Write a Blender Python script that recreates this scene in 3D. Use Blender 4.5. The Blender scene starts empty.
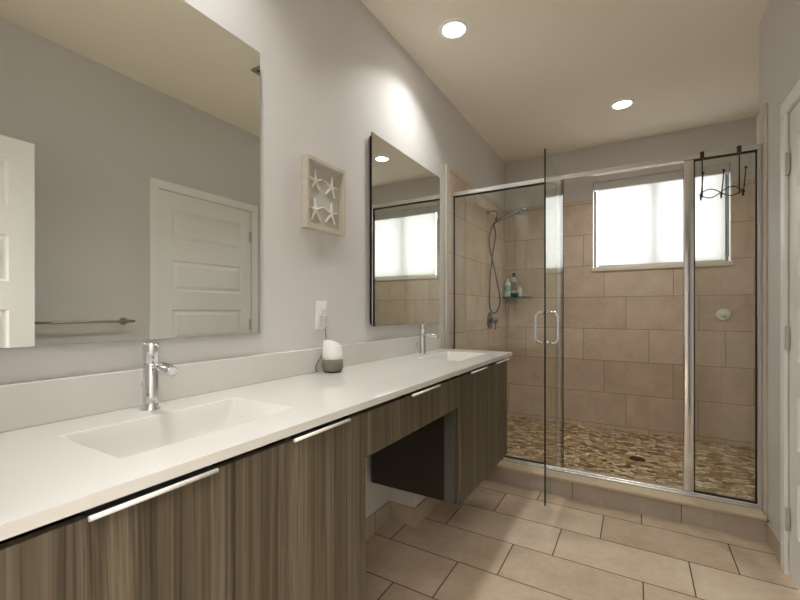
import bpy, bmesh, math, random
from mathutils import Vector, Matrix
random.seed(7)
S = bpy.context.scene
COL = S.collection
PI = math.pi
R = math.radians

# ------------------------------------------------------------------ camera, sky, exposure
cam_d = bpy.data.cameras.new('camera')
cam_d.sensor_width = 36.0
cam_d.lens = 402.4 * 36.0 / 800.0
cam_d.shift_y = 10.5 / 800.0
cam_d.clip_start = 0.02
cam = bpy.data.objects.new('camera', cam_d)
cam.location = (1.2, 0.0, 1.172)
cam.rotation_euler = (R(90), 0, R(30.37))
COL.objects.link(cam)
S.camera = cam

W = bpy.data.worlds.new('overcast_sky')
S.world = W
W.use_nodes = True
W.node_tree.nodes['Background'].inputs[0].default_value = (1.0, 0.985, 0.96, 1)
W.node_tree.nodes['Background'].inputs[1].default_value = 4.4

def area(name, loc, rot, sx, sy, watts, color=(1, 1, 1), portal=False):
    d = bpy.data.lights.new(name, 'AREA')
    d.shape = 'RECTANGLE'; d.size = sx; d.size_y = sy; d.energy = watts; d.color = color
    o = bpy.data.objects.new(name, d)
    o.location = loc; o.rotation_euler = rot
    COL.objects.link(o)
    if portal: d.cycles.is_portal = True
    return o
area('window_sky_portal', (1.363, 4.42, 1.98), (R(-90), 0, 0), 1.04, 0.86, 10, portal=True)
area('hall_fill_light', (1.1, -1.1, 2.72), (0, 0, 0), 2.4, 1.5, 80, (1.0, 0.98, 0.95))  # unseen fill lamp, added to brighten the bathroom through the doorway

S.view_settings.view_transform = 'Standard'
S.view_settings.look = 'None'
S.view_settings.gamma = 1.0
S.view_settings.use_curve_mapping = False
S.view_settings.exposure = 0.86
LAMP_W = 3.3
S.cycles.diffuse_bounces = 6
S.cycles.transparent_max_bounces = 24

# ------------------------------------------------------------------ material helpers
def s2l(c):
    return tuple((v/255/12.92 if v/255 <= 0.04045 else ((v/255+0.055)/1.055)**2.4) for v in c)

class NT:
    def __init__(s, name):
        s.m = bpy.data.materials.new(name); s.m.use_nodes = True
        s.t = s.m.node_tree; s.n = s.t.nodes; s.l = s.t.links
        s.b = s.n['Principled BSDF']; s.out = s.n['Material Output']
    def new(s, typ, **kw):
        n = s.n.new(typ)
        for k, v in kw.items(): setattr(n, k, v)
        return n
    def put(s, sock, v):
        if isinstance(v, bpy.types.NodeSocket): s.l.new(v, sock)
        else: sock.default_value = v
    def math(s, op, a, b=0.0, c=None):
        n = s.new('ShaderNodeMath', operation=op)
        s.put(n.inputs[0], a); s.put(n.inputs[1], b)
        if c is not None: s.put(n.inputs[2], c)
        return n.outputs[0]
    def pos(s):
        g = s.new('ShaderNodeNewGeometry'); x = s.new('ShaderNodeSeparateXYZ')
        s.l.new(g.outputs['Position'], x.inputs[0])
        return g.outputs['Position'], x.outputs[0], x.outputs[1], x.outputs[2]
    def vec(s, x, y, z):
        n = s.new('ShaderNodeCombineXYZ')
        s.put(n.inputs[0], x); s.put(n.inputs[1], y); s.put(n.inputs[2], z)
        return n.outputs[0]
    def noise(s, v, scale, detail=3, rough=0.55):
        n = s.new('ShaderNodeTexNoise')
        if v is not None: s.l.new(v, n.inputs['Vector'])
        n.inputs['Scale'].default_value = scale; n.inputs['Detail'].default_value = detail
        n.inputs['Roughness'].default_value = rough
        return n.outputs['Fac']
    def white(s, v):
        n = s.new('ShaderNodeTexWhiteNoise', noise_dimensions='3D')
        s.l.new(v, n.inputs['Vector'])
        return n.outputs['Value']
    def ramp(s, fac, stops, interp='LINEAR'):
        n = s.new('ShaderNodeValToRGB'); n.color_ramp.interpolation = interp
        e = n.color_ramp.elements
        while len(e) < len(stops): e.new(0.5)
        for k, (p, c) in enumerate(stops):
            e[k].position = p; e[k].color = (*s2l(c), 1)
        s.put(n.inputs[0], fac)
        return n.outputs[0]
    def mix(s, fac, a, b):
        n = s.new('ShaderNodeMix', data_type='RGBA')
        s.put(n.inputs[0], fac)
        for i, v in ((6, a), (7, b)):
            if isinstance(v, bpy.types.NodeSocket): s.l.new(v, n.inputs[i])
            else: n.inputs[i].default_value = (*v, 1)
        return n.outputs[2]
    def bump(s, h, strength, dist=0.01):
        n = s.new('ShaderNodeBump'); n.inputs['Strength'].default_value = strength
        n.inputs['Distance'].default_value = dist
        s.l.new(h, n.inputs['Height']); s.l.new(n.outputs[0], s.b.inputs['Normal'])
    def set(s, **kw):
        for k, v in kw.items():
            s.put(s.b.inputs[k.replace('_', ' ')], v)
        return s.m

def plain(name, rgb, rough=0.5, metal=0.0, var=0.04, scale=30, bump=0.0, spec=0.5):
    t = NT(name)
    p, x, y, z = t.pos()
    n = t.noise(p, scale)
    c = s2l(rgb)
    d = tuple(v*(1-var) for v in c); u = tuple(min(1, v*(1+var)) for v in c)
    t.set(Base_Color=t.mix(n, d, u), Roughness=rough, Metallic=metal, Specular_IOR_Level=spec)
    if bump: t.bump(n, bump, 0.002)
    return t.m

M = {}
M['wall'] = plain('wall_paint', (212, 210, 208), 0.6, var=0.01, scale=180, bump=0.08, spec=0.25)
M['ceiling'] = plain('ceiling_paint', (243, 237, 224), 0.85, var=0.02, scale=260, bump=0.25, spec=0.1)
M['white_trim'] = plain('white_trim_paint', (244, 245, 243), 0.35, var=0.01)
M['solid_white'] = plain('white_solid_surface', (214, 212, 207), 0.07, var=0.008, scale=8, spec=0.5)
M['chrome'] = plain('polished_chrome', (222, 223, 226), 0.07, 1.0, var=0.01)
M['alu'] = plain('bright_aluminium', (218, 218, 217), 0.25, 0.85, var=0.03, scale=80)
M['brushed'] = plain('brushed_nickel', (180, 176, 168), 0.3, 1.0, var=0.04, scale=120)
M['black'] = plain('dark_recess', (22, 20, 18), 0.7, var=0.05)
M['gasket'] = plain('black_gasket', (20, 22, 22), 0.6, var=0.05)
M['iron'] = plain('dark_bronze_wire', (74, 68, 62), 0.4, 0.8, var=0.1, scale=200)
M['white_plastic'] = plain('white_plastic', (242, 241, 238), 0.35, var=0.01)
M['adapter'] = plain('pale_grey_adapter', (196, 193, 184), 0.4, var=0.02)
M['grey_fabric'] = plain('grey_woven_fabric', (122, 122, 106), 0.9, var=0.2, scale=900)
M['dark_grey'] = plain('dark_grey_rubber', (46, 46, 46), 0.6, var=0.05)
M['washed_wood'] = plain('whitewashed_wood', (194, 187, 172), 0.75, var=0.14, scale=70, bump=0.3)
M['linen'] = plain('pale_linen_board', (190, 189, 182), 0.9, var=0.06, scale=300)
M['starfish'] = plain('dried_starfish', (222, 215, 200), 0.8, var=0.1, scale=220, bump=0.6)
M['trim_tile'] = plain('pale_tile_edge', (205, 196, 182), 0.4, var=0.05, scale=40)
M['sill_tile'] = plain('cream_sill_tile', (232, 224, 208), 0.4, var=0.04, scale=40)
M['cap_tile'] = plain('cream_tile_cap', (196, 178, 152), 0.4, var=0.08, scale=25)
M['plate'] = plain('pale_plate', (228, 229, 222), 0.3, var=0.06, scale=60)
M['bottle_mint'] = plain('pale_mint_plastic', (222, 230, 222), 0.35, var=0.03)
M['mint_label'] = plain('green_label', (150, 200, 178), 0.4, var=0.15, scale=60)
M['bottle_grey'] = plain('pale_grey_plastic', (205, 208, 208), 0.35, var=0.03)
M['grey_label'] = plain('brown_label', (150, 140, 128), 0.5, var=0.15, scale=60)
M['green'] = plain('dark_green_plastic', (18, 78, 52), 0.35, var=0.08)
M['win_frame'] = plain('window_aluminium', (120, 122, 124), 0.4, 0.6, var=0.03)
M['grey_vinyl'] = plain('grey_blind_head', (206, 206, 206), 0.5, var=0.02)
M['vent_grey'] = plain('grey_vent_plastic', (150, 147, 138), 0.5, var=0.02)
M['satin'] = plain('satin_aluminium', (232, 231, 227), 0.4, 0.3, var=0.02)
M['post_chrome'] = plain('post_chrome', (222, 223, 226), 0.16, 1.0, var=0.01)
M['lit_side_grey'] = plain('lit_side_grey', (84, 83, 80), 0.4, var=0.1, scale=60)  # grey stands in for light on the cabinet side near its front
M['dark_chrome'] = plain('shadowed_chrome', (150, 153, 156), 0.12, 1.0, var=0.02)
M['hinge'] = plain('satin_white_hinge', (205, 204, 198), 0.3, 0.4, var=0.02)
M['hose'] = plain('steel_hose', (120, 117, 110), 0.3, 1.0, var=0.1, scale=400)
M['dark_drain'] = plain('dark_bronze_drain', (70, 52, 44), 0.35, 0.8, var=0.1, scale=100)

def mat_mirror():
    t = NT('silvered_mirror')
    p, *_ = t.pos()
    n = t.noise(p, 3)
    t.set(Base_Color=t.mix(n, (0.88, 0.90, 0.865), (0.90, 0.92, 0.885)), Metallic=1.0, Roughness=0.0)
    return t.m
M['mirror'] = mat_mirror()

def mat_glass(name, tint, ior=1.5):
    t = NT(name)
    g = t.new('ShaderNodeNewGeometry')
    i = t.math('ADD', t.math('MULTIPLY', g.outputs['Backfacing'], 1/ior - ior), ior)
    fr = t.new('ShaderNodeFresnel'); t.l.new(i, fr.inputs['IOR'])
    tr = t.new('ShaderNodeBsdfTransparent'); tr.inputs[0].default_value = (*tint, 1)
    gl = t.new('ShaderNodeBsdfGlossy'); gl.inputs['Roughness'].default_value = 0.0
    gl.inputs['Color'].default_value = (0.95, 0.97, 0.96, 1)
    mx = t.new('ShaderNodeMixShader')
    t.l.new(fr.outputs[0], mx.inputs[0]); t.l.new(tr.outputs[0], mx.inputs[1]); t.l.new(gl.outputs[0], mx.inputs[2])
    t.l.new(mx.outputs[0], t.out.inputs[0])
    return t.m
M['glass'] = mat_glass('clear_shower_glass', (0.955, 0.97, 0.955))
M['pane'] = mat_glass('window_glass', (0.97, 0.98, 0.98))
M['glass_edge'] = plain('green_glass_edge', (20, 30, 26), 0.2, var=0.1)
M['shelf_glass'] = mat_glass('green_shelf_glass', (0.55, 0.75, 0.66))
M['shelf_edge'] = plain('green_shelf_edge', (40, 92, 76), 0.2, var=0.1)

def mat_shade():
    t = NT('roller_blind_fabric')
    p, x, y, z = t.pos()
    n = t.noise(t.vec(t.math('MULTIPLY', x, 3.0), y, t.math('MULTIPLY', z, 1.0)), 90, 2)
    c = t.mix(n, (0.80, 0.80, 0.80), (0.84, 0.84, 0.84))
    a = t.new('ShaderNodeBsdfDiffuse'); t.l.new(c, a.inputs[0])
    b = t.new('ShaderNodeBsdfTranslucent'); t.l.new(c, b.inputs[0])
    mx = t.new('ShaderNodeMixShader'); mx.inputs[0].default_value = 0.5
    t.l.new(a.outputs[0], mx.inputs[1]); t.l.new(b.outputs[0], mx.inputs[2])
    t.l.new(mx.outputs[0], t.out.inputs[0])
    return t.m
M['shade'] = mat_shade()

def mat_emit(name, strength, color=(1, 0.95, 0.87)):
    t = NT(name)
    p, *_ = t.pos()
    t.set(Base_Color=t.mix(t.noise(p, 50), (0.9, 0.9, 0.9), (0.95, 0.95, 0.95)), Emission_Color=(*color, 1), Emission_Strength=strength)
    return t.m
M['lamp'] = mat_emit('lit_lamp_diffuser', 12.0)

def mat_tile(name, uax, vax, u0, v0, tw, th, shift, cols, grout, rough, gw=0.004, bumps=0.25, var=0.5):
    """running-bond tile: rows along vax, joints along uax, each row shifted"""
    t = NT(name)
    p, *xyz = t.pos()
    u, v = xyz[uax], xyz[vax]
    rv = t.math('DIVIDE', t.math('SUBTRACT', v, v0), th)
    row = t.math('FLOOR', rv); fv = t.math('SUBTRACT', rv, row)
    ru = t.math('DIVIDE', t.math('SUBTRACT', t.math('SUBTRACT', u, u0), t.math('MULTIPLY', row, shift)), tw)
    cu = t.math('FLOOR', ru); fu = t.math('SUBTRACT', ru, cu)
    du = t.math('MULTIPLY', t.math('MINIMUM', fu, t.math('SUBTRACT', 1.0, fu)), tw)
    dv = t.math('MULTIPLY', t.math('MINIMUM', fv, t.math('SUBTRACT', 1.0, fv)), th)
    d = t.math('MINIMUM', du, dv)
    mask = t.math('LESS_THAN', d, gw/2)
    edge = t.math('MINIMUM', t.math('DIVIDE', d, gw*1.3), 1.0)
    cell = t.vec(t.math('ADD', cu, 0.37), t.math('ADD', row, 0.61), 0.5)
    rnd = t.white(cell)
    off = t.new('ShaderNodeVectorMath', operation='ADD')
    sc = t.new('ShaderNodeVectorMath', operation='SCALE')
    t.l.new(cell, sc.inputs[0]); sc.inputs['Scale'].default_value = 7.3
    t.l.new(p, off.inputs[0]); t.l.new(sc.outputs[0], off.inputs[1])
    n1 = t.noise(off.outputs[0], 5.0, 6, 0.62)
    n2 = t.noise(off.outputs[0], 38.0, 4, 0.6)
    f = t.math('ADD', t.math('MULTIPLY', n1, 0.62), t.math('MULTIPLY', n2, 0.22))
    f = t.math('ADD', f, t.math('MULTIPLY', t.math('SUBTRACT', rnd, 0.5), 0.16*var*2))
    f = t.math('ADD', f, 0.08)
    c = t.ramp(f, [(0.25, cols[0]), (0.5, cols[1]), (0.75, cols[2])])
    t.set(Base_Color=t.mix(mask, c, s2l(grout)), Roughness=t.math('ADD', t.math('MULTIPLY', mask, 0.4), rough), Specular_IOR_Level=0.4)
    t.bump(t.math('ADD', edge, t.math('MULTIPLY', n2, 0.1)), bumps, 0.002)
    return t.m
WC = [(186, 168, 149), (209, 192, 173), (225, 211, 194)]
M['tile_back'] = mat_tile('beige_wall_tile', 0, 2, 0.941, 0.40, 0.541, 0.30, -0.18, WC, (140, 120, 98), 0.38)
M['tile_side'] = mat_tile('beige_side_wall_tile', 1, 2, 0.20, 0.40, 0.541, 0.30, -0.18, WC, (140, 120, 98), 0.38)
M['tile_floor'] = mat_tile('beige_floor_tile', 0, 1, 0.67, 1.756, 0.557, 0.273, 0.186,
                           [(164, 144, 120), (195, 176, 153), (216, 201, 181)], (88, 70, 50), 0.33, gw=0.0055)
M['tile_curb'] = mat_tile('grey_beige_curb_tile', 0, 2, 0.86, -0.5, 0.557, 1.0, 0.0,
                          [(160, 149, 137), (180, 168, 154), (196, 184, 168)], (110, 94, 78), 0.4)
M['tile_base'] = mat_tile('beige_base_tile', 1, 2, 0.1, -0.5, 0.557, 1.0, 0.0,
                          [(168, 154, 134), (186, 172, 151), (200, 188, 168)], (110, 94, 76), 0.4)

def mat_wood():
    t = NT('zebra_wood_laminate')
    p, x, y, z = t.pos()
    # warp the streaks very slightly along the height
    w = t.math('MULTIPLY', t.math('SUBTRACT', t.noise(t.vec(t.math('MULTIPLY', x, 5), t.math('MULTIPLY', y, 5), t.math('MULTIPLY', z, 1.3)), 1.0, 2), 0.5), 0.035)
    xx, yy = t.math('ADD', x, w), t.math('ADD', y, w)
    def streak(f, zs, det=2):
        return t.noise(t.vec(t.math('MULTIPLY', xx, f), t.math('MULTIPLY', yy, f), t.math('MULTIPLY', z, zs)), 1.0, det, 0.6)
    broad, mid, fine = streak(14, 0.3), streak(75, 0.5), streak(260, 1.0)
    f = t.math('ADD', t.math('ADD', t.math('MULTIPLY', broad, 0.30), t.math('MULTIPLY', mid, 0.42)), t.math('MULTIPLY', fine, 0.28))
    c = t.ramp(f, [(0.36, (52, 44, 34)), (0.45, (74, 66, 52)), (0.53, (92, 83, 67)), (0.63, (114, 105, 87))])
    thin = streak(120, 0.4, 1)
    lf = t.math('MULTIPLY', t.math('LESS_THAN', thin, 0.27), 0.6)
    t.set(Base_Color=t.mix(lf, c, s2l((34, 27, 18))), Roughness=0.42, Specular_IOR_Level=0.35)
    t.bump(fine, 0.08, 0.001)
    return t.m
M['wood'] = mat_wood()
M['wood_shaded'] = plain('shaded_cabinet_carcass', (46, 39, 32), 0.3, var=0.1)  # shade under the vanity put into the carcass colour

def mat_pebble():
    t = NT('flat_pebble_mosaic')
    p, x, y, z = t.pos()
    warp = t.noise(p, 9, 2)
    v = t.vec(t.math('ADD', t.math('MULTIPLY', x, 20), t.math('MULTIPLY', warp, 2.2)),
              t.math('ADD', t.math('MULTIPLY', y, 33), t.math('MULTIPLY', warp, 3.0)), 0.0)
    a = t.new('ShaderNodeTexVoronoi', voronoi_dimensions='2D', feature='F1'); t.l.new(v, a.inputs['Vector']); a.inputs['Scale'].default_value = 1.0
    e = t.new('ShaderNodeTexVoronoi', voronoi_dimensions='2D', feature='DISTANCE_TO_EDGE'); t.l.new(v, e.inputs['Vector']); e.inputs['Scale'].default_value = 1.0
    sx = t.new('ShaderNodeSeparateColor'); t.l.new(a.outputs['Color'], sx.inputs[0])
    c = t.ramp(sx.outputs[0], [(0.0, (92, 66, 38)), (0.2, (150, 118, 76)), (0.42, (196, 166, 120)), (0.62, (216, 192, 150)), (0.8, (246, 234, 208)), (1.0, (150, 120, 84))])
    n = t.noise(p, 70, 4)
    c2 = t.mix(t.math('MULTIPLY', n, 0.35), c, s2l((120, 92, 62)))
    edge = t.math('MINIMUM', t.math('MULTIPLY', e.outputs['Distance'], 5.5), 1.0)
    g = t.math('LESS_THAN', e.outputs['Distance'], 0.055)
    t.set(Base_Color=t.mix(g, c2, s2l((108, 84, 58))), Roughness=0.4, Specular_IOR_Level=0.4)
    t.bump(edge, 0.9, 0.006)
    return t.m
M['pebble'] = mat_pebble()

# ------------------------------------------------------------------ mesh helpers
def BM(): return bmesh.new()

def box(bm, x0, x1, y0, y1, z0, z1, bev=0.0, seg=2, mi=0):
    vs = [bm.verts.new((x, y, z)) for z in (z0, z1) for x, y in ((x0, y0), (x1, y0), (x1, y1), (x0, y1))]
    fs = [bm.faces.new([vs[i] for i in f]) for f in ((3, 2, 1, 0), (4, 5, 6, 7), (0, 1, 5, 4), (1, 2, 6, 5), (2, 3, 7, 6), (3, 0, 4, 7))]
    for f in fs: f.material_index = mi
    if bev > 0:
        es = {e for f in fs for e in f.edges}
        bmesh.ops.bevel(bm, geom=list(es), offset=bev, segments=seg, affect='EDGES', profile=0.5)
    return fs

def frame_of(d):
    d = d.normalized()
    a = Vector((0, 0, 1)) if abs(d.z) < 0.9 else Vector((1, 0, 0))
    u = d.cross(a).normalized(); w = d.cross(u).normalized()
    return u, w

def tube(bm, pts, r, seg=12, closed=False, mi=0):
    pts = [Vector(p) for p in pts]; n = len(pts)
    rs = r if isinstance(r, (list, tuple)) else [r]*n
    rings = []; pu = None
    for i, p in enumerate(pts):
        if closed: d = pts[(i+1) % n] - pts[i-1]
        else: d = pts[min(i+1, n-1)] - pts[max(i-1, 0)]
        if d.length < 1e-9: d = Vector((0, 0, 1))
        d.normalize()
        if pu is None: u, w = frame_of(d)
        else:
            u = (pu - d*pu.dot(d))
            u = u.normalized() if u.length > 1e-6 else frame_of(d)[0]
            w = d.cross(u).normalized()
        pu = u
        rings.append([bm.verts.new(p + (u*math.cos(2*PI*k/seg) + w*math.sin(2*PI*k/seg))*rs[i]) for k in range(seg)])
    m = n if closed else n-1
    for i in range(m):
        a, b = rings[i], rings[(i+1) % n]
        for k in range(seg):
            f = bm.faces.new((a[k], a[(k+1) % seg], b[(k+1) % seg], b[k])); f.material_index = mi; f.smooth = True
    if not closed:
        f = bm.faces.new(list(reversed(rings[0]))); f.material_index = mi
        f = bm.faces.new(rings[-1]); f.material_index = mi

def lathe(bm, prof, c=(0, 0, 0), axis=(0, 0, 1), seg=32, mi=0, sx=1.0, sy=1.0):
    """prof: list of (radius, height along axis); closed with caps"""
    ax = Vector(axis).normalized(); u, w = frame_of(ax)
    if abs(ax.z) > 0.99: u, w = Vector((1, 0, 0)), Vector((0, 1, 0)) * (1 if ax.z > 0 else -1)
    c = Vector(c); rings = []
    for r, h in prof:
        rings.append([bm.verts.new(c + ax*h + u*r*sx*math.cos(2*PI*k/seg) + w*r*sy*math.sin(2*PI*k/seg)) for k in range(seg)])
    for a, b in zip(rings, rings[1:]):
        for k in range(seg):
            f = bm.faces.new((a[k], a[(k+1) % seg], b[(k+1) % seg], b[k])); f.material_index = mi; f.smooth = True
    for rg in (list(reversed(rings[0])), rings[-1]):
        f = bm.faces.new(rg); f.material_index = mi

def spline(pts, n=10, closed=False):
    P = [Vector(p) for p in pts]; out = []; L = len(P)
    for i in range(L if closed else L-1):
        g = (lambda k: P[k % L]) if closed else (lambda k: P[max(0, min(L-1, k))])
        a, b, c, d = g(i-1), g(i), g(i+1), g(i+2)
        for s in range(n):
            t = s/n
            out.append(0.5*((2*b) + (c-a)*t + (2*a-5*b+4*c-d)*t*t + (3*b-a-3*c+d)*t**3))
    if not closed: out.append(P[-1])
    return out

def obj(name, bm, mats, parent=None, recalc=True, auto=True):
    if recalc: bmesh.ops.recalc_face_normals(bm, faces=bm.faces)
    me = bpy.data.meshes.new(name); bm.to_mesh(me); bm.free()
    for m in (mats if isinstance(mats, (list, tuple)) else [mats]): me.materials.append(M[m] if isinstance(m, str) else m)
    o = bpy.data.objects.new(name, me); COL.objects.link(o)
    if parent is not None: put_under(o, parent)
    return o

def put_under(o, parent):
    o.parent = parent
    loc = WORLD_LOC.get(parent.name, Vector((0, 0, 0)))
    o.matrix_parent_inverse = Matrix.Translation(-loc)

WORLD_LOC = {}
def thing(name, label, cat, loc, group=None, kind=None):
    o = bpy.data.objects.new(name, None); o.empty_display_size = 0.05
    COL.objects.link(o); o.location = loc
    WORLD_LOC[o.name] = Vector(loc)
    if label: o['label'] = label
    if cat: o['category'] = cat
    if group: o['group'] = group
    if kind: o['kind'] = kind
    return o

def tag(o, label, cat, group=None, kind=None):
    o['label'] = label; o['category'] = cat
    if group: o['group'] = group
    if kind: o['kind'] = kind
    return o

def struct(name, bm, mats, label=None, cat=None):
    o = obj(name, bm, mats); o['kind'] = 'structure'
    if label: o['label'] = label
    if cat: o['category'] = cat
    return o

def boxobj(name, dims, mats, parent=None, bev=0.0, seg=2):
    bm = BM(); box(bm, *dims, bev=bev, seg=seg)
    return obj(name, bm, mats, parent)

# ------------------------------------------------------------------ dimensions
XR = 1.785          # right wall
YB = 4.256          # face of the back wall (tile)
ZC = 2.74           # ceiling
YT = 2.735          # where the shower tile starts
XS = 2.15           # right wall of the shower
ZT = 2.24           # top of the tile
YG = 2.81           # plane of the shower glass
ZF = 0.065          # shower floor

# ------------------------------------------------------------------ setting
bm = BM(); box(bm, -0.1, 2.3, -0.12, 2.75, -0.1, 0.0)
struct('floor', bm, 'tile_floor', 'large beige floor tiles laid in a stepped running bond', 'floor')
bm = BM(); box(bm, -0.1, 2.3, 2.75, 4.45, -0.1, ZF)
struct('floor_shower', bm, 'pebble', 'shower floor of flat tan and brown pebbles behind the glass', 'shower floor')
bm = BM(); box(bm, -0.1, 2.3, -0.12, 4.45, ZC, ZC+0.1)
struct('ceiling', bm, 'ceiling', 'plain beige ceiling with round recessed lights', 'ceiling')

bm = BM(); box(bm, -0.1, 0.0, -0.12, 4.45, 0, ZC)
wl = struct('wall_left', bm, 'wall', 'long pale wall behind the vanity and its mirrors', 'wall')
boxobj('tile_cladding', (0.0, 0.010, YT, YB, 0.0, ZT), 'tile_side', wl)
bm = BM(); box(bm, 0.0, 0.018, YT-0.05, YT, 0.0, ZT, bev=0.006)
obj('tile_edge', bm, 'trim_tile', wl)

WX0, WX1, WZ0, WZ1 = 0.847, 1.879, 1.565, 2.40
def holed(bm, x0, x1, y0, y1, z0, z1):
    if z0 < WZ0: box(bm, x0, x1, y0, y1, z0, WZ0)
    if z1 > WZ1: box(bm, x0, x1, y0, y1, WZ1, z1)
    zt = min(z1, WZ1)
    box(bm, x0, WX0, y0, y1, WZ0, zt); box(bm, WX1, x1, y0, y1, WZ0, zt)
bm = BM(); holed(bm, 0.0, XS, YB+0.006, YB+0.16, 0, ZC)
wb = struct('wall_back', bm, 'wall', 'far shower wall with the bright window in it', 'wall')
bm = BM(); holed(bm, 0.0, XS, YB-0.004, YB+0.006, 0, ZT)
obj('tile_cladding', bm, 'tile_back', wb)

DY0, DY1, DH = 1.60, 2.405, 2.045
bm = BM()
box(bm, XR, XR+0.115, 0.0, DY0, 0, ZC); box(bm, XR, XR+0.115, DY0, DY1, DH, ZC); box(bm, XR, XR+0.115, DY1, 2.905, 0, ZC)
wr = struct('wall_right', bm, 'wall', 'pale wall at the right with the closed white door', 'wall')
bm = BM(); box(bm, XR-0.010, XR, YT, 2.905, 0, ZT, bev=0.003)
obj('tile_edge', bm, 'trim_tile', wr)
bm = BM(); box(bm, XR-0.010, XR+0.115, 2.905, 2.915, ZF, ZT)
obj('tile_cladding', bm, 'tile_back', wr)
bm = BM(); box(bm, XR+0.115, XS, 2.80, 2.915, 0, ZC); box(bm, XS, XS+0.1, 2.80, 4.45, 0, ZC)
ws = struct('wall_shower', bm, 'wall', 'hidden right end wall of the shower', 'wall')
boxobj('tile_cladding', (XS-0.01, XS, 2.915, YB-0.004, ZF, ZT), 'tile_side', ws)

# wall with the doorway the photo is taken from, and the hall beyond it
EX0, EX1 = 0.66, 1.545
bm = BM()
box(bm, 0.0, EX0, -0.12, 0.0, 0, ZC); box(bm, EX1, XR+0.115, -0.12, 0.0, 0, ZC); box(bm, EX0, EX1, -0.12, 0.0, 2.05, ZC)
struct('wall_rear', bm, 'wall', 'wall with the entry doorway behind the viewer', 'wall')
bm = BM()
box(bm, -0.4, 2.6, -5.0, -0.12, -0.1, 0.0)
struct('floor_hall', bm, 'tile_floor', 'tiled floor of the room beyond the entry doorway', 'floor')
bm = BM()
box(bm, -0.5, -0.4, -5.0, -0.12, 0, ZC); box(bm, 2.6, 2.7, -5.0, -0.12, 0, ZC); box(bm, -0.5, 2.7, -5.1, -5.0, 0, ZC)
box(bm, -0.5, -0.1, -0.12, -0.02, 0, ZC); box(bm, XR+0.115, 2.7, -0.12, -0.02, 0, ZC)
struct('wall_hall', bm, 'wall', 'walls of the room beyond the entry doorway', 'wall')
bm = BM(); box(bm, -0.5, 2.7, -5.1, -0.12, ZC, ZC+0.1)
struct('ceiling_hall', bm, 'ceiling', 'ceiling of the room beyond the entry doorway', 'ceiling')

# boxed-in wall under the vanity, with tiled base
bm = BM(); box(bm, 0.0, 0.16, 1.93, YT-0.05, 0.0, 0.285)
ch = struct('wall_chase', bm, 'wall', 'low boxed ledge of the wall under the far cabinet', 'wall ledge')
bm = BM(); box(bm, 0.0, 0.172, 1.918, 1.93, 0.0, 0.1, bev=0.002); box(bm, 0.16, 0.172, 1.93, YT-0.05, 0.0, 0.1, bev=0.002)
o = struct('baseboard_chase', bm, 'tile_base', 'tile base around the boxed ledge under the far cabinet', 'baseboard')
bm = BM(); box(bm, 0.0, 0.012, 0.0, 1.918, 0.0, 0.1, bev=0.002)
struct('baseboard_left', bm, 'tile_base', 'tile base along the left wall under the vanity', 'baseboard')
bm = BM(); box(bm, XR-0.012, XR, DY1+0.062, YT-0.03, 0.0, 0.1, bev=0.002); box(bm, XR-0.012, XR, 0.0, DY0-0.062, 0.0, 0.1, bev=0.002)
struct('baseboard_right', bm, 'tile_base', 'tile base between the white door and the shower', 'baseboard')

# shower curb
bm = BM(); box(bm, 0.018, XR-0.010, 2.702, 2.895, 0.0, 0.102)
cu = struct('trim_curb', bm, 'tile_curb', 'tiled curb running under the shower glass', 'shower curb')
bm = BM(); box(bm, 0.018, XR-0.010, 2.692, 2.905, 0.102, 0.122, bev=0.006, seg=3)
obj('cap_tile', bm, 'cap_tile', cu)

# ------------------------------------------------------------------ window and blind
wroot = thing('window_1', 'bright window high in the far shower wall', 'window', ((WX0+WX1)/2, YB+0.1, WZ0), kind='structure')
bm = BM()
fy0, fy1, fw = YB+0.10, YB+0.15, 0.035
box(bm, WX0, WX1, fy0, fy1, WZ0, WZ0+fw, bev=0.003); box(bm, WX0, WX1, fy0, fy1, WZ1-fw, WZ1, bev=0.003)
box(bm, WX0, WX0+0.02, fy0, fy1, WZ0+fw, WZ1-fw); box(bm, WX1-fw, WX1, fy0, fy1, WZ0+fw, WZ1-fw)
obj('window_frame', bm, 'win_frame', wroot)
mxc = 1.345
boxobj('mullion', (mxc-0.022, mxc+0.022, fy0-0.008, fy1, WZ0+fw, WZ1-fw), 'win_frame', wroot, bev=0.003)
boxobj('pane', (WX0+0.02, mxc-0.022, fy0+0.02, fy0+0.026, WZ0+fw, WZ1-fw), 'pane', wroot)
boxobj('pane', (mxc+0.022, WX1-fw, fy0+0.02, fy0+0.026, WZ0+fw, WZ1-fw), 'pane', wroot)
boxobj('sill', (WX0-0.012, WX1+0.012, YB-0.016, YB+0.098, WZ0-0.020, WZ0+0.016), 'sill_tile', wroot, bev=0.004)

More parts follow.
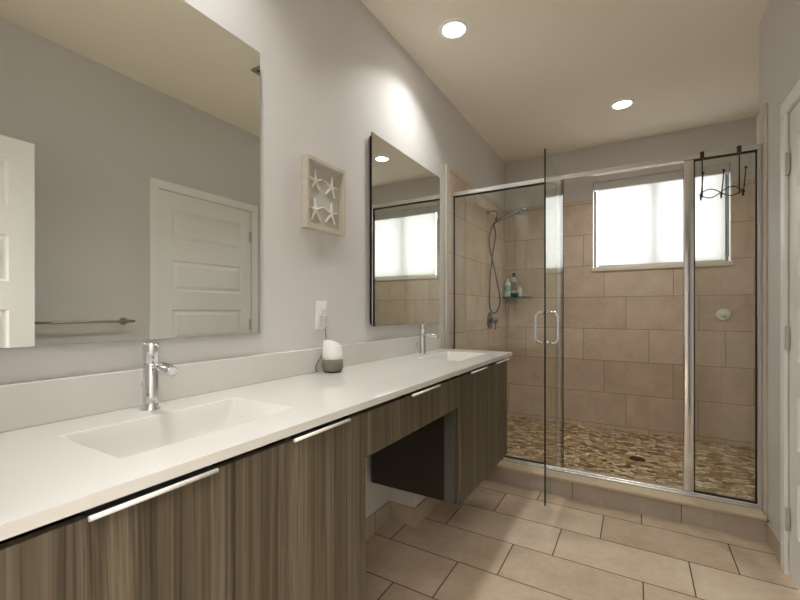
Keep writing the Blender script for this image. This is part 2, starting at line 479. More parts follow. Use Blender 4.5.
bl = thing('roller_blind', 'white roller blind pulled down over the shower window', 'blind', ((WX0+WX1)/2, YB+0.06, WZ1-0.03))
sy = YB + 0.055
bm = BM(); box(bm, WX0+0.004, WX1-0.004, YB+0.03, YB+0.095, WZ1-0.075, WZ1, bev=0.006)
obj('cassette', bm, 'grey_vinyl', bl)
bm = BM(); box(bm, WX0+0.042, WX1-0.030, sy, sy+0.0015, WZ0+0.035, WZ1-0.07)
obj('blind_fabric', bm, 'shade', bl)
bm = BM(); box(bm, WX0+0.042, WX1-0.030, sy-0.006, sy+0.008, WZ0+0.020, WZ0+0.038, bev=0.004)
obj('bottom_bar', bm, 'grey_vinyl', bl)
bm = BM()
for dx in (0.0, 0.014): tube(bm, [(WX1-0.022+dx, sy-0.01, WZ1-0.07), (WX1-0.022+dx, sy-0.01, WZ0+0.07)], 0.004, 8)
tube(bm, [(WX1-0.022+0.007+0.007*math.cos(a), sy-0.01, WZ0+0.07+0.012*math.sin(a)) for a in [PI+PI*k/8 for k in range(9)]], 0.004, 8)
obj('pull_chain', bm, 'win_frame', bl)

# ------------------------------------------------------------------ doors
PZ = [(0.20, 0.43), (0.57, 0.80), (0.94, 1.166), (1.305, 1.533), (1.675, 1.903)]
def door_leaf(bm, w, h, t, stile=0.098):
    """leaf in local u (width), n (thickness, faces at 0 and t), z; returns bmesh with raised panels on both faces"""
    us = [0, stile, w-stile, w]
    zs = [0] + [v for p in PZ for v in p] + [h]
    for side in (0, 1):
        n0 = 0.0 if side == 0 else t
        sg = 1 if side == 0 else -1
        def V(u, z, d): return bm.verts.new((n0 + sg*d, u, z))
        def Q(a, b, c, d): bm.faces.new((a, b, c, d))
        for i in range(3):
            for j in range(len(zs)-1):
                u0, u1, z0, z1 = us[i], us[i+1], zs[j], zs[j+1]
                if i == 1 and j % 2 == 1:
                    rings = []
                    for ins, dep in ((0, 0), (0.009, 0.012), (0.018, 0.012), (0.040, 0.002)):
                        rings.append([V(u0+ins, z0+ins, dep), V(u1-ins, z0+ins, dep), V(u1-ins, z1-ins, dep), V(u0+ins, z1-ins, dep)])
                    for a, b in zip(rings, rings[1:]):
                        for k in range(4): Q(a[k], a[(k+1) % 4], b[(k+1) % 4], b[k])
                    bm.faces.new(rings[-1])
                else:
                    Q(V(u0, z0, 0), V(u1, z0, 0), V(u1, z1, 0), V(u0, z1, 0))
    def S(*p): bm.faces.new([bm.verts.new(q) for q in p])
    S((0, 0, 0), (t, 0, 0), (t, 0, h), (0, 0, h)); S((0, w, 0), (t, w, 0), (t, w, h), (0, w, h))
    S((0, 0, h), (t, 0, h), (t, w, h), (0, w, h)); S((0, 0, 0), (t, 0, 0), (t, w, 0), (0, w, 0))
    bmesh.ops.remove_doubles(bm, verts=bm.verts, dist=1e-5)

def hinge(parent, x, y, z):
    bm = BM()
    lathe(bm, [(0.004, -0.052), (0.006, -0.047), (0.006, 0.047), (0.004, 0.052)], (x, y, z), seg=12)
    box(bm, x+0.001, x+0.004, y-0.024, y+0.022, z-0.045, z+0.045)
    return obj('hinge', bm, 'hinge', parent)

d1 = thing('door_1', 'closed white five-panel door in the right wall', 'door', (XR, DY0, 0), kind='structure')
bm = BM(); door_leaf(bm, DY1-DY0-0.008, 2.028, 0.036)
for v in bm.verts: v.co += Vector((XR+0.0, DY0+0.004, 0.012))
obj('door_leaf', bm, 'white_trim', d1)
bm = BM()
cw = 0.06
for a, b in ((DY0-cw, DY0), (DY1, DY1+cw)): box(bm, XR-0.016, XR-0.0005, a, b, 0, DH+0.0, bev=0.004)
box(bm, XR-0.016, XR-0.0005, DY0-cw, DY1+cw, DH, DH+cw, bev=0.004)
obj('casing', bm, 'white_trim', d1)
bm = BM()
box(bm, XR+0.045, XR+0.075, DY0, DY0+0.012, 0, DH); box(bm, XR+0.045, XR+0.075, DY1-0.012, DY1, 0, DH); box(bm, XR+0.045, XR+0.075, DY0, DY1, DH-0.012, DH)
obj('door_stop', bm, 'white_trim', d1)
for z in (0.25, 1.05, 1.82): hinge(d1, XR-0.009, DY1-0.002, z)

d2 = thing('door_2', 'white entry door swung open against the right wall', 'door', (1.50, 0.02, 0), kind='structure')
bm = BM(); door_leaf(bm, 0.81, 2.012, 0.036)
for v in bm.verts: v.co += Vector((1.505, 0.022, 0.012))
obj('door_leaf', bm, 'white_trim', d2)
for z in (0.25, 1.05, 1.82): hinge(d2, 1.546, 0.016, z)
bm = BM()
box(bm, EX0-0.06, EX0, 0.0005, 0.016, 0, 2.05, bev=0.004); box(bm, EX1, EX1+0.06, 0.0005, 0.016, 0, 2.05, bev=0.004); box(bm, EX0-0.06, EX1+0.06, 0.0005, 0.016, 2.05, 2.11, bev=0.004)
obj('casing', bm, 'white_trim', d2)

# ------------------------------------------------------------------ vanity
CZ = 0.908; CX = 0.525; CY1 = 2.56; CT = 0.020
SINKS = [(0.365, 0.80), (1.97, 2.405)]
SX0, SX1 = 0.150, 0.408
def countertop():
    root = thing('countertop', 'long white vanity countertop with two moulded rectangular basins', 'countertop', (CX/2, CY1/2, CZ-CT))
    bm = BM()
    ys = [0.002, SINKS[0][0], SINKS[0][1], SINKS[1][0], SINKS[1][1], CY1]
    xs = [0.001, SX0, SX1, CX]
    e = 0.003
    V = {}
    def v(x, y, z):
        k = (round(x, 4), round(y, 4), round(z, 4))
        if k not in V: V[k] = bm.verts.new((x, y, z))
        return V[k]
    for i in range(3):
        for j in range(5):
            if i == 1 and j in (1, 3): continue
            for z in (CZ, CZ-CT):
                bm.faces.new([v(xs[i], ys[j], z), v(xs[i+1], ys[j], z), v(xs[i+1], ys[j+1], z), v(xs[i], ys[j+1], z)])
    edges = []
    for j in range(5):
        for x in (xs[0], xs[-1]):
            bm.faces.new([v(x, ys[j], CZ), v(x, ys[j+1], CZ), v(x, ys[j+1], CZ-CT), v(x, ys[j], CZ-CT)])
    for i in range(3):
        for y in (ys[0], ys[-1]):
            bm.faces.new([v(xs[i], y, CZ), v(xs[i+1], y, CZ), v(xs[i+1], y, CZ-CT), v(xs[i], y, CZ-CT)])
    for a, b in SINKS:
        for p, q in (((SX0, a), (SX1, a)), ((SX1, a), (SX1, b)), ((SX1, b), (SX0, b)), ((SX0, b), (SX0, a))):
            bm.faces.new([v(*p, CZ), v(*q, CZ), v(*q, CZ-CT), v(*p, CZ-CT)])
    # soften the front and end edges
    bm.edges.ensure_lookup_table()
    es = [ed for ed in bm.edges if all(abs(w.co.z-CZ) < 1e-5 for w in ed.verts) and (all(abs(w.co.x-CX) < 1e-5 for w in ed.verts) or all(abs(w.co.y-CY1) < 1e-5 for w in ed.verts))]
    bmesh.ops.bevel(bm, geom=es, offset=0.0025, segments=2, affect='EDGES')
    obj('worktop', bm, 'solid_white', root)
    # basins
    for a, b in SINKS:
        bm = BM()
        cx, cy, hx, hy = (SX0+SX1)/2, (a+b)/2, (SX1-SX0)/2, (b-a)/2
        N = 64
        def rr(hx, hy, r, z, oy=0.0, ox=0.0):
            pts = []
            for k in range(N):
                q = k // (N//4); t = (k % (N//4))/(N//4-1)
                sx, sy2 = ((1, 1), (-1, 1), (-1, -1), (1, -1))[q]
                an = q*PI/2 + t*PI/2
                pts.append(bm.verts.new((cx+ox+sx*(hx-r)+r*math.cos(an), cy+oy+sy2*(hy-r)+r*math.sin(an), z)))
            return pts
        rings = [rr(hx, hy, 0.0008, CZ), rr(hx-0.001, hy-0.001, 0.010, CZ), rr(hx-0.004, hy-0.005, 0.012, CZ-0.004)]
        # steep front/back walls, long raking end walls
        for dpt, ix, iy, r in ((0.03, 0.010, 0.022, 0.014), (0.06, 0.018, 0.040, 0.018), (0.082, 0.028, 0.058, 0.022), (0.094, 0.045, 0.080, 0.022), (0.100, 0.075, 0.120, 0.015), (0.104, 0.100, 0.190, 0.010)):
            rings.append(rr(hx-ix, hy-iy, r, CZ-dpt))
        for p, q in zip(rings, rings[1:]):
            for k in range(N):
                f = bm.faces.new((p[k], p[(k+1) % N], q[(k+1) % N], q[k])); f.smooth = True
        bm.faces.new(rings[-1])
        bs = obj('basin', bm, 'solid_white', root)
        bm = BM(); lathe(bm, [(0.022, 0.0), (0.024, 0.002), (0.020, 0.004), (0.016, 0.006), (0.004, 0.007)], (cx, cy, CZ-0.104), seg=24)
        dr = obj('drain', bm, 'chrome', bs)
    bm = BM(); box(bm, 0.001, 0.020, 0.002, 2.66, CZ, CZ+0.102, bev=0.003)
    obj('backsplash', bm, 'solid_white', root)
countertop()

def edge_pull(parent, y0, y1):
    bm = BM()
    box(bm, 0.498, 0.528, y0, y1, 0.8735, 0.8755); tube(bm, [(0.5290, y0, 0.8752), (0.5290, y1, 0.8752)], 0.0042, 12, mi=1)
    return obj('edge_pull', bm, ['chrome', 'satin'], parent)
def front(parent, name, y0, y1, z0, z1):
    bm = BM(); box(bm, 0.496, 0.515, y0, y1, z0, z1, bev=0.0012)
    return obj(name, bm, 'wood', parent)
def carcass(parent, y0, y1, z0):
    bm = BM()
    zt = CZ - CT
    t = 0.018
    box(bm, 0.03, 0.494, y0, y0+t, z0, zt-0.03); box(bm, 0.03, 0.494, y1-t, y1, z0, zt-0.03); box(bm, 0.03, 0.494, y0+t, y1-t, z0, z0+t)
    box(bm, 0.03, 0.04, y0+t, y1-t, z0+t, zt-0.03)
    return obj('carcass', bm, 'wood_shaded', parent)
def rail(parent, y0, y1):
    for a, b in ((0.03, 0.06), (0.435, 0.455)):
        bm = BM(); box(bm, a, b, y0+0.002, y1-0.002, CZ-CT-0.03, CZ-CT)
        obj('mounting_rail', bm, 'wood_shaded', parent)
ZB = 0.292; ZD = 0.872
c = thing('vanity_cabinet', 'wall-hung wood-grain cabinet under the nearer basin, two doors', 'cabinet', (0.26, 0.52, ZB))
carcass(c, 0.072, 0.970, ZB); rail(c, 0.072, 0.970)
o = front(c, 'door', 0.0735, 0.5213, ZB-0.003, ZD); edge_pull(o, 0.27, 0.474)
o = front(c, 'door', 0.5227, 0.9708, ZB-0.003, ZD); edge_pull(o, 0.67, 0.875)
c = thing('drawer_cabinet', 'shallow wood-grain drawer unit bridging the two cabinets over the knee space', 'drawer', (0.26, 1.338, 0.74))
bm = BM()
box(bm, 0.03, 0.494, 0.973, 0.985, 0.742, 0.858); box(bm, 0.03, 0.494, 1.691, 1.703, 0.742, 0.858); box(bm, 0.03, 0.494, 0.985, 1.691, 0.742, 0.752)
obj('carcass', bm, 'wood_shaded', c); rail(c, 0.972, 1.704)
o = front(c, 'drawer_front', 0.9745, 1.7032, 0.738, ZD); edge_pull(o, 1.233, 1.457)
c = thing('vanity_cabinet', 'wall-hung wood-grain cabinet at the shower end of the vanity', 'cabinet', (0.26, 2.09, ZB))
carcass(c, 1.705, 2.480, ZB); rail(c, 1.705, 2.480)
boxobj('lit_strip', (0.440, 0.4945, 1.6995, 1.7045, ZB, 0.736), 'lit_side_grey', c)  # added strip, paints the lighter lit band on the dark side panel
o = front(c, 'door', 1.7058, 2.0913, ZB-0.003, ZD); edge_pull(o, 1.818, 2.041)
o = front(c, 'door', 2.0927, 2.4798, ZB-0.003, ZD); edge_pull(o, 2.217, 2.464)

def faucet(x, y, label):
    root = thing('faucet', label, 'faucet', (x, y, CZ), 'basin faucets')
    bm = BM(); lathe(bm, [(0.0225, 0), (0.0225, 0.003), (0.0195, 0.006), (0.0185, 0.02), (0.0185, 0.122), (0.0178, 0.1245)], (x, y, CZ), seg=36)
    obj('body', bm, 'chrome', root)
    bm = BM(); lathe(bm, [(0.0172, 0.1242), (0.0188, 0.126), (0.0188, 0.174), (0.0180, 0.178), (0.008, 0.179)], (x, y, CZ), seg=36)
    hd = obj('handle', bm, 'chrome', root)
    bm = BM(); box(bm, x+0.010, x+0.024, y+0.004, y+0.012, CZ+0.166, CZ+0.176, bev=0.003)
    obj('lever', bm, 'chrome', hd)
    bm = BM()
    tube(bm, [(x+0.010, y, CZ+0.118), (x+0.058, y, CZ+0.118)], 0.0075, 16)
    obj('spout', bm, 'chrome', root)
    bm = BM()
    lathe(bm, [(0.008, 0.0), (0.0135, 0.002), (0.0140, 0.006), (0.0140, 0.050), (0.0125, 0.054), (0.010, 0.052)], (x+0.050, y, CZ+0.116), axis=(1, 0, -0.12), seg=28)
    obj('outlet', bm, 'chrome', root)
    bm = BM(); tube(bm, [(x-0.036, y, CZ+0.001), (x-0.036, y, CZ+0.060)], 0.0028, 8); lathe(bm, [(0.003, 0), (0.006, 0.003), (0.006, 0.010), (0.003, 0.013)], (x-0.036, y, CZ+0.058), seg=14)
    obj('drain_rod', bm, 'chrome', root)
faucet(0.084, 0.590, 'chrome basin faucet in front of the larger, nearer mirror')
faucet(0.078, 2.187, 'chrome basin faucet at the far basin by the shower')

# ------------------------------------------------------------------ mirrors and wall things
def mirror(y0, y1, z0, z1, label):
    root = thing('wall_mirror', label, 'mirror', (0.0, (y0+y1)/2, z0), 'frameless vanity mirrors')
    bm = BM(); box(bm, 0.003, 0.019, y0+0.012, y1-0.012, z0+0.012, z1-0.012)
    obj('backing', bm, 'black', root)
    bm = BM(); box(bm, 0.0195, 0.0245, y0, y1, z0, z1)
    for f in bm.faces:
        f.material_index = 0 if f.calc_center_median().x > 0.0244 else 1
    obj('mirror_glass', bm, ['mirror', 'glass_edge'], root)
mirror(0.166, 1.002, 1.091, 2.106, 'large frameless mirror on the wall behind the nearer faucet')
mirror(1.719, 2.555, 1.089, 2.095, 'frameless mirror on the wall beside the shower tile')

def starfish_frame():
    y0, y1, z0, z1, d, b, c = 1.235, 1.487, 1.517, 1.820, 0.034, 0.013, 0.018
    root = thing('shadow_box', 'whitewashed shadow box holding four starfish, hung between the mirrors', 'wall art', (0, 1.36, z0))
    bm = BM()
    box(bm, 0.001, d, y0, y0+b, z0, z1, bev=0.0015); box(bm, 0.001, d, y1-b, y1, z0, z1, bev=0.0015)
    box(bm, 0.001, d, y0+b, y1-b, z0, z0+c, bev=0.0015); box(bm, 0.001, d, y0+b, y1-b, z1-c, z1, bev=0.0015)
    obj('box_frame', bm, 'washed_wood', root)
    boxobj('backing_board', (0.002, 0.008, y0+b, y1-b, z0+c, z1-c), 'linen', root)
    for (fy, fz, rot) in ((0.29, 0.70, 4), (0.70, 0.69, -8), (0.29, 0.29, 6), (0.70, 0.30, -4)):
        cy, cz = y0+(y1-y0)*fy, z0+(z1-z0)*fz
        bm = BM()
        N = 5; cen = bm.verts.new((0.022, cy, cz)); top = []; bot = []
        for k in range(N*2):
            an = R(rot) + PI/2 + k*PI/N
            if k % 2 == 0:
                ln = 0.048 + 0.006*random.random(); da = 0.04
                for s in (1, -1):
                    top.append(bm.verts.new((0.0135, cy+ln*math.cos(an-s*da), cz+ln*math.sin(an-s*da))))
            else:
                top.append(bm.verts.new((0.0165, cy+0.0095*math.cos(an), cz+0.0095*math.sin(an))))
        n = len(top)
        bot = [bm.verts.new((0.0081, v.co.y, v.co.z)) for v in top]
        ridge = {}
        for k in range(0, n, 3):
            mid = (top[k].co+top[k+1].co)/2
            ridge[k] = bm.verts.new((0.0175, cy+(mid.y-cy)*0.9, cz+(mid.z-cz)*0.9))
        for k in range(0, n, 3):
            a, b2, c2, pr = top[k], top[k+1], top[(k+2) % n], top[k-1]
            r = ridge[k]
            bm.faces.new((cen, pr, a, r)); bm.faces.new((cen, r, b2, c2)); bm.faces.new((r, a, b2))
        for k in range(n): bm.faces.new((top[k], bot[k], bot[(k+1) % n], top[(k+1) % n]))
        bm.faces.new(bot)
        obj('starfish', bm, 'starfish', root)
starfish_frame()

ot = thing('wall_outlet', 'white double wall outlet above the smart speaker', 'outlet', (0, 1.356, 1.09))
boxobj('cover_plate', (0.0005, 0.0065, 1.320, 1.392, 1.091, 1.214), 'white_plastic', ot, bev=0.002)
bm = BM(); box(bm, 0.0066, 0.009, 1.339, 1.373, 1.120, 1.186, bev=0.001)
fc = obj('socket_face', bm, 'white_plastic', ot)
bm = BM()
for z in (1.165,):
    box(bm, 0.0091, 0.0094, 1.348, 1.3495, z, z+0.010); box(bm, 0.0091, 0.0094, 1.3625, 1.364, z, z+0.010); box(bm, 0.0091, 0.0094, 1.354, 1.358, z-0.010, z-0.006)
obj('socket_slots', bm, 'dark_grey', fc)
ad = thing('power_adapter', 'small pale plug adapter in the wall outlet, its cord running to the speaker', 'adapter', (0.03, 1.362, 1.10))
boxobj('adapter_body', (0.0096, 0.034, 1.340, 1.372, 1.098, 1.152), 'adapter', ad, bev=0.005, seg=3)
bm = BM(); tube(bm, spline([(0.024, 1.356, 1.099), (0.026, 1.358, 1.075), (0.028, 1.358, 1.04), (0.027, 1.345, 1.0), (0.0245, 1.325, 0.965), (0.0245, 1.305, 0.945), (0.0265, 1.295, 0.925), (0.033, 1.298, 0.912)], 8), 0.0022, 8)
obj('cord', bm, 'grey_fabric', ad)

def speaker():
    x, y = 0.076, 1.345
    root = thing('smart_speaker', 'small rounded speaker, white above and grey below, on the countertop', 'speaker', (x, y, CZ))
    bm = BM(); lathe(bm, [(0.030, 0.0), (0.036, 0.001), (0.037, 0.005)], (x, y, CZ+0.0005), seg=40)
    obj('rubber_foot', bm, 'dark_grey', root)
    bm = BM(); lathe(bm, [(0.036, 0.0055), (0.041, 0.010), (0.0445, 0.025), (0.0450, 0.040), (0.0440, 0.056)], (x, y, CZ), seg=48)
    obj('fabric_base', bm, 'grey_fabric', root)
    bm = BM(); N = 48; rings = []
    prof = [(0.0438, 0.0565), (0.0432, 0.075), (0.0415, 0.095), (0.0395, 0.118)]
    for r, h in prof: rings.append([(x+r*math.cos(2*PI*k/N), y+r*math.sin(2*PI*k/N), CZ+h) for k in range(N)])
    # slanted top, high towards the near end, low towards the far end
    top = []
    for k in range(N):
        px, py, pz = rings[-1][k]
        top.append((px, py, CZ+0.121-0.50*(py-y)))
    rings[-1] = top
    rings[-2] = [(a[0], a[1], min(a[2], b[2]-0.01)) for a, b in zip(rings[-2], top)]
    vs = [[bm.verts.new(p) for p in r] for r in rings]
    inner = [bm.verts.new((x+(p[0]-x)*0.93, y+(p[1]-y)*0.93, CZ+0.123-0.50*(p[1]-y)*0.93)) for p in top]
    vs.append(inner)
    for a, b in zip(vs, vs[1:]):
        for k in range(N):
            f = bm.faces.new((a[k], a[(k+1) % N], b[(k+1) % N], b[k])); f.smooth = True
    bm.faces.new(vs[-1]); bm.faces.new(list(reversed(vs[0])))
    obj('top_shell', bm, 'white_plastic', root)
speaker()

tb = thing('towel_bar', 'brushed metal towel bar on the wall between the two white doors', 'towel bar', (XR, 1.1, 1.10))
bm = BM(); tube(bm, [(XR-0.065, 0.80, 1.102), (XR-0.065, 1.415, 1.102)], 0.008, 16)
obj('bar', bm, 'brushed', tb)
for y in (0.84, 1.375):
    bm = BM(); lathe(bm, [(0.024, 0.0005), (0.024, 0.006), (0.011, 0.010), (0.009, 0.050), (0.012, 0.058), (0.012, 0.074)], (XR, y, 1.102), axis=(-1, 0, 0), seg=24)
    obj('wall_mount', bm, 'brushed', tb)

vt = thing('ceiling_vent', 'square grey ceiling vent grille seen in the large mirror', 'vent', (0.85, 1.89, ZC))
bm = BM()
vx0, vx1, vy0, vy1 = 0.735, 1.005, 1.763, 2.03
box(bm, vx0, vx1, vy0, vy0+0.025, ZC-0.012, ZC-0.0005, bev=0.002); box(bm, vx0, vx1, vy1-0.025, vy1, ZC-0.012, ZC-0.0005, bev=0.002)
box(bm, vx0, vx0+0.025, vy0+0.025, vy1-0.025, ZC-0.012, ZC-0.0005, bev=0.002); box(bm, vx1-0.025, vx1, vy0+0.025, vy1-0.025, ZC-0.012, ZC-0.0005, bev=0.002)
obj('vent_frame', bm, 'vent_grey', vt)
boxobj('duct', (vx0+0.025, vx1-0.025, vy0+0.025, vy1-0.025, ZC-0.003, ZC-0.0005), 'dark_grey', vt)
for k in range(8):
    y = vy0+0.04+k*0.0265
    bm = BM(); box(bm, vx0+0.025, vx1-0.025, y, y+0.015, ZC-0.011, ZC-0.008)
    obj('slat', bm, 'vent_grey', vt)

def downlight(x, y, label):
    root = thing('recessed_light', label, 'ceiling light', (x, y, ZC), 'recessed ceiling lights')
    bm = BM(); N = 40
    prof = [(0.061, -0.002), (0.063, -0.008), (0.080, -0.007), (0.084, -0.0005)]
    rings = [[bm.verts.new((x+r*math.cos(2*PI*k/N), y+r*math.sin(2*PI*k/N), ZC+h)) for k in range(N)] for r, h in prof]
    for a, b in zip(rings, rings[1:]):
        for k in range(N):
            f = bm.faces.new((a[k], a[(k+1) % N], b[(k+1) % N], b[k])); f.smooth = True
    obj('trim_ring', bm, 'white_trim', root)
    bm = BM(); lathe(bm, [(0.0605, -0.004), (0.0605, -0.0015)], (x, y, ZC), seg=40)
    obj('diffuser', bm, 'lamp', root)
    d = bpy.data.lights.new('lamp_light', 'AREA'); d.shape = 'DISK'; d.size = 0.118; d.energy = LAMP_W; d.spread = R(120); d.color = (1.0, 0.995, 0.965)
    o = bpy.data.objects.new('lamp_light', d); COL.objects.link(o); o.location = (x, y, ZC-0.0055); put_under(o, root)
downlight(0.325, 2.086, 'lit recessed ceiling light above the far basin of the vanity')
downlight(1.11, 3.49, 'lit recessed ceiling light above the middle of the shower')
downlight(0.325, 0.60, 'unseen recessed ceiling light added above the nearer basin, out of the frame')  # lamp added out of view to raise the room's brightness

# ------------------------------------------------------------------ shower enclosure
se = thing('shower_enclosure', 'chrome-framed glass shower enclosure with its glass door standing open', 'shower enclosure', (0.9, YG, 0.122))
ZS, ZH0, ZH1 = 0.146, 2.024, 2.053
bm = BM(); box(bm, 0.011, XR-0.011, YG-0.022, YG+0.022, ZH0, ZH1, bev=0.004, seg=2)
obj('header_rail', bm, 'alu', se)
bm = BM(); box(bm, 0.019, XR-0.011, YG-0.028, YG+0.022, 0.1222, 0.134, bev=0.002); box(bm, 0.019, XR-0.011, YG-0.016, YG+0.016, 0.133, ZS, bev=0.003)
obj('sill_track', bm, 'alu', se)
for x0, x1 in ((0.0105, 0.024), (XR-0.030, XR-0.0105)):
    bm = BM(); box(bm, x0, x1, YG-0.018, YG+0.018, ZS, ZH0, bev=0.002)
    obj('wall_jamb', bm, 'alu', se)
for x0, x1 in ((0.750, 0.783), (1.434, 1.484)):
    bm = BM(); box(bm, x0, x1, YG-0.020, YG+0.020, ZS, ZH0, bev=0.007, seg=4)
    for f in bm.faces: f.smooth = True
    obj('post', bm, 'post_chrome', se)
def pane(name, dims, parent, axis):
    bm = BM(); box(bm, *dims)
    for f in bm.faces:
        n = f.normal if f.normal.length else Vector((0, 0, 0))
        f.normal_update()
        f.material_index = 0 if abs(f.normal[axis]) > 0.9 or abs(f.normal[2]) > 0.9 else 1
    return obj(name, bm, ['glass', 'glass_edge'], parent)
def gasket(parent, x0, x1):
    bm = BM(); g = 0.005; y0, y1 = YG-0.007, YG+0.007
    box(bm, x0, x0+g, y0, y1, ZS, ZH0); box(bm, x1-g, x1, y0, y1, ZS, ZH0)
    box(bm, x0+g, x1-g, y0, y1, ZS, ZS+g+0.002); box(bm, x0+g, x1-g, y0, y1, ZH0-g-0.002, ZH0)
    return obj('gasket', bm, 'gasket', parent)
for x0, x1 in ((0.024, 0.750), (1.484, XR-0.030)):
    p = pane('fixed_panel', (x0+0.001, x1-0.001, YG-0.004, YG+0.004, ZS+0.001, ZH0-0.001), se, 1)
    gasket(p, x0, x1)
DX = 0.790
gd = pane('glass_door', (DX-0.004, DX+0.004, 2.201, YG-0.024, ZS+0.004, ZH0-0.004), se, 0)
bm = BM(); box(bm, DX-0.0055, DX+0.0055, YG-0.0238, YG-0.014, ZS+0.004, ZH0-0.004)
obj('hinge_seal', bm, 'gasket', gd)
bm = BM()
hy, hz0, hz1 = 2.243, 1.000, 1.162
for s in (1, -1):
    x0 = DX+s*0.0045; xo = DX+s*0.056; r = 0.028
    pts = [(x0, hy, hz0)]
    pts += [(xo-s*r+s*r*math.sin(a), hy, hz0+r-r*math.cos(a)) for a in [PI/2*k/7 for k in range(8)]]
    pts += [(xo-s*r+s*r*math.cos(a), hy, hz1-r+r*math.sin(a)) for a in [PI/2*k/7 for k in range(8)]]
    pts += [(x0, hy, hz1)]
    tube(bm, pts, 0.0080, 16)
    for z in (hz0, hz1): lathe(bm, [(0.014, 0), (0.014, 0.005), (0.010, 0.007)], (DX+s*0.0042, hy, z), axis=(s, 0, 0), seg=20)
obj('pull_handle', bm, 'chrome', gd)

# hook rack over the header
def hook_rack():
    root = thing('hook_rack', 'dark wire hook rack hanging over the shower header rail', 'hook rack', (1.6, YG-0.03, 1.82), )
    yf = YG-0.026
    for x in (1.519, 1.679):
        bm = BM()
        box(bm, x-0.009, x+0.009, yf-0.003, yf, 2.018, ZH1+0.003); box(bm, x-0.009, x+0.009, yf-0.003, YG+0.026, ZH1+0.0005, ZH1+0.0035); box(bm, x-0.009, x+0.009, YG+0.023, YG+0.026, 2.03, ZH1+0.003)
        st = obj('over_rail_strap', bm, 'iron', root)
        bm = BM(); tube(bm, [(x, yf-0.0015, 2.025), (x, yf-0.0015, 1.80)], 0.0032, 10)
        obj('hanger_wire', bm, 'iron', root)
    for s in (1, -1):
        bm = BM()
        pts = [(1.506+0.186*k/40, yf-0.004, 1.8175+s*0.024*math.sin(2*PI*k/40)) for k in range(41)]
        tube(bm, pts, 0.0028, 8)
        obj('wave_wire', bm, 'iron', root)
    for x in (1.510, 1.599, 1.690):
        bm = BM()
        pts = spline([(x, yf-0.004, 1.800), (x, yf-0.020, 1.788), (x, yf-0.045, 1.815), (x+0.003, yf-0.052, 1.86), (x+0.006, yf-0.058, 1.915)], 8)
        tube(bm, pts, 0.0028, 8)
        lathe(bm, [(0.002, -0.007), (0.006, -0.004), (0.0075, 0.0), (0.006, 0.004), (0.002, 0.007)], (x+0.006, yf-0.058, 1.920), seg=14)
        pts = spline([(x, yf-0.004, 1.812), (x, yf-0.018, 1.785), (x, yf-0.034, 1.782), (x, yf-0.040, 1.797)], 8)
        tube(bm, pts, 0.0028, 8)
        lathe(bm, [(0.002, -0.007), (0.006, -0.004), (0.0075, 0.0), (0.006, 0.004), (0.002, 0.007)], (x, yf-0.040, 1.801), seg=14)
        obj('hook', bm, 'iron', root)
hook_rack()

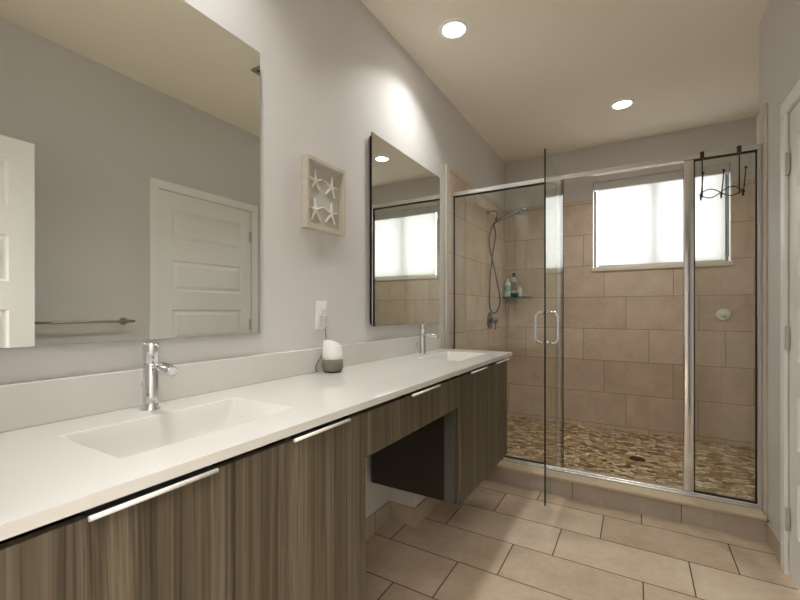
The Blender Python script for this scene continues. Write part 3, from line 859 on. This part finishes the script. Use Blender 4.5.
# hand shower, valve
def hand_shower():
    y = 3.656
    root = thing('hand_shower', 'chrome hand shower on a wall arm with its hose hanging in a loop', 'shower', (0.01, y, 2.09))
    bm = BM(); lathe(bm, [(0.028, 0.0005), (0.028, 0.005), (0.012, 0.012)], (0.010, y, 2.093), axis=(1, 0, 0), seg=28)
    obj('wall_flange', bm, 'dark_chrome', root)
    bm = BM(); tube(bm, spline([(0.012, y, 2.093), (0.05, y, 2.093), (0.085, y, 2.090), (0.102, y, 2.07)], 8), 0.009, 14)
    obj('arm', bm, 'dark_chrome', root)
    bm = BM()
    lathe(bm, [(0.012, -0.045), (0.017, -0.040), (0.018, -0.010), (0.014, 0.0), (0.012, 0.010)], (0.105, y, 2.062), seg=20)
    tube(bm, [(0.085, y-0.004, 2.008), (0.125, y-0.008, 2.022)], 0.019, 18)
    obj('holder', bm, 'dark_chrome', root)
    bm = BM()
    tube(bm, spline([(0.066, y-0.006, 1.977), (0.11, y-0.008, 1.998), (0.18, y-0.010, 2.026), (0.25, y-0.010, 2.050), (0.30, y-0.008, 2.058)], 6),
         [0.010+0.004*min(1, k/8) for k in range(25)], 16)
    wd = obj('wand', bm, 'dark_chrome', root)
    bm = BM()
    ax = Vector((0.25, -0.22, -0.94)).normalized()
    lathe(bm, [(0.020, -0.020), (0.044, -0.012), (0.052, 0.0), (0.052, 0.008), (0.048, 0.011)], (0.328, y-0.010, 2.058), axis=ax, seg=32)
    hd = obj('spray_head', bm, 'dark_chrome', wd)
    bm = BM(); lathe(bm, [(0.043, 0.0112), (0.041, 0.0135)], (0.328, y-0.010, 2.058), axis=ax, seg=32)
    obj('spray_face', bm, 'dark_grey', hd)
    bm = BM()
    P = [(0.105, y, 2.018), (0.060, 3.65, 1.965), (0.028, 3.64, 1.86), (0.030, 3.64, 1.76), (0.062, 3.645, 1.614), (0.100, 3.66, 1.408), (0.119, 3.67, 1.269), (0.095, 3.67, 1.172), (0.056, 3.67, 1.149),
         (0.026, 3.67, 1.195), (0.020, 3.67, 1.289), (0.028, 3.67, 1.504), (0.053, 3.665, 1.70), (0.080, 3.66, 1.86), (0.072, 3.652, 1.94), (0.068, y-0.006, 1.978)]
    tube(bm, spline(P, 10), 0.0065, 10)
    obj('hose', bm, 'hose', root)
    v = thing('shower_valve', 'chrome shower valve with a lever on the left shower wall', 'shower valve', (0.01, 3.705, 1.08))
    bm = BM(); lathe(bm, [(0.080, 0.0005), (0.080, 0.004), (0.074, 0.010), (0.030, 0.012)], (0.010, 3.705, 1.078), axis=(1, 0, 0), seg=40)
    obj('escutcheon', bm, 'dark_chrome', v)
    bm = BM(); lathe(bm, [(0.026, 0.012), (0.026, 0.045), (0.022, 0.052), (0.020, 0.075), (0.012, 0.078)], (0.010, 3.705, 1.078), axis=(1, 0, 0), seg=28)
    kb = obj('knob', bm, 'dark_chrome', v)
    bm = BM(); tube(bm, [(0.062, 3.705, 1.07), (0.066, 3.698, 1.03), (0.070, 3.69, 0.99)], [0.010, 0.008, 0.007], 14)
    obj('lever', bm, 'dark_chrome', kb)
hand_shower()

# corner shelf and bottles
ZSH = 1.305
sf = thing('corner_shelf', 'green glass corner shelf in the shower holding bottles', 'shelf', (0.1, 4.15, ZSH))
bm = BM()
ox, oy = 0.0105, YB-0.0045
out = [(ox, oy), (ox+0.27, oy), (ox+0.262, oy-0.03)]
for k in range(9):
    a = PI/2*k/8
    out.append((ox+0.10+0.155*math.cos(a)-0.0, oy-0.06-0.07*math.sin(a)))
out += [(ox, oy-0.13)]
vb = [bm.verts.new((p[0], p[1], ZSH)) for p in out]; vt_ = [bm.verts.new((p[0], p[1], ZSH+0.008)) for p in out]
f = bm.faces.new(vb); f.material_index = 0
f = bm.faces.new(vt_); f.material_index = 0
n = len(out)
for k in range(n):
    f = bm.faces.new((vb[k], vb[(k+1) % n], vt_[(k+1) % n], vt_[k])); f.material_index = 1
obj('glass_plate', bm, ['shelf_glass', 'shelf_edge'], sf)
ZL = ZSH+0.0085

def pump_bottle(x, y, r, h, bodym, labelm, capm, label, ry=0.8, pump=True):
    root = thing('pump_bottle', label, 'bottle', (x, y, ZL), 'toiletries on the corner shelf')
    bm = BM(); lathe(bm, [(r*0.9, 0), (r, 0.006), (r, h*0.78), (r*0.85, h*0.86), (r*0.4, h*0.90), (r*0.38, h*0.92)], (x, y, ZL), seg=28, sy=ry)
    obj('bottle_body', bm, bodym, root)
    bm = BM(); lathe(bm, [(r*1.004, h*0.30), (r*1.012, h*0.31), (r*1.012, h*0.66), (r*1.004, h*0.67)], (x, y, ZL), seg=28, sy=ry)
    obj('label_band', bm, labelm, root)
    bm = BM(); lathe(bm, [(r*0.45, h*0.92), (r*0.45, h*0.96), (r*0.2, h*0.97), (r*0.2, h*1.03), (r*0.5, h*1.035), (r*0.5, h*1.08), (r*0.3, h*1.09)], (x, y, ZL), seg=20)
    if pump: tube(bm, [(x, y, ZL+h*1.06), (x+0.018, y-0.022, ZL+h*1.055), (x+0.022, y-0.028, ZL+h*1.03)], 0.005, 10)
    obj('pump_cap', bm, capm, root)
pump_bottle(0.052, 4.170, 0.036, 0.175, 'bottle_mint', 'mint_label', 'bottle_mint', 'white pump bottle with mint green label, leftmost on the corner shelf')
pump_bottle(0.105, 4.205, 0.030, 0.225, 'bottle_grey', 'grey_label', 'black', 'tall pale pump bottle with black cap on the corner shelf')
sb = thing('small_bottle', 'short white bottle at the right on the corner shelf', 'bottle', (0.168, 4.20, ZL), 'toiletries on the corner shelf')
bm = BM(); lathe(bm, [(0.022, 0), (0.024, 0.004), (0.024, 0.075), (0.016, 0.084)], (0.168, 4.20, ZL), seg=24, sy=0.7)
obj('bottle_body', bm, 'white_plastic', sb)
bm = BM(); lathe(bm, [(0.014, 0.0842), (0.014, 0.104), (0.012, 0.107)], (0.168, 4.20, ZL), seg=20)
obj('cap', bm, 'white_plastic', sb)
bm = BM(); lathe(bm, [(0.036, 0), (0.039, 0.003), (0.039, 0.026), (0.041, 0.028), (0.041, 0.036), (0.038, 0.038)], (0.128, 4.152, ZL), seg=28, sy=0.6)
tag(obj('soap_tub', bm, 'green'), 'low dark green tub in front of the bottles on the corner shelf', 'tub')

bm = BM(); lathe(bm, [(0.048, 0.0005), (0.049, 0.006), (0.042, 0.012), (0.034, 0.010), (0.026, 0.014), (0.014, 0.013), (0.012, 0.018), (0.004, 0.019)], (1.830, YB-0.004, 1.135), axis=(0, -1, 0), seg=40)
tag(obj('wall_disc', bm, 'plate'), 'round pale disc fixed to the tiled shower wall below the window', 'wall disc')
bm = BM(); lathe(bm, [(0.052, 0.0005), (0.052, 0.004), (0.046, 0.005), (0.040, 0.003), (0.012, 0.003), (0.010, 0.005)], (1.21, 3.48, ZF), seg=32)
tag(obj('floor_drain', bm, 'dark_drain'), 'round dark drain in the pebble shower floor', 'drain')
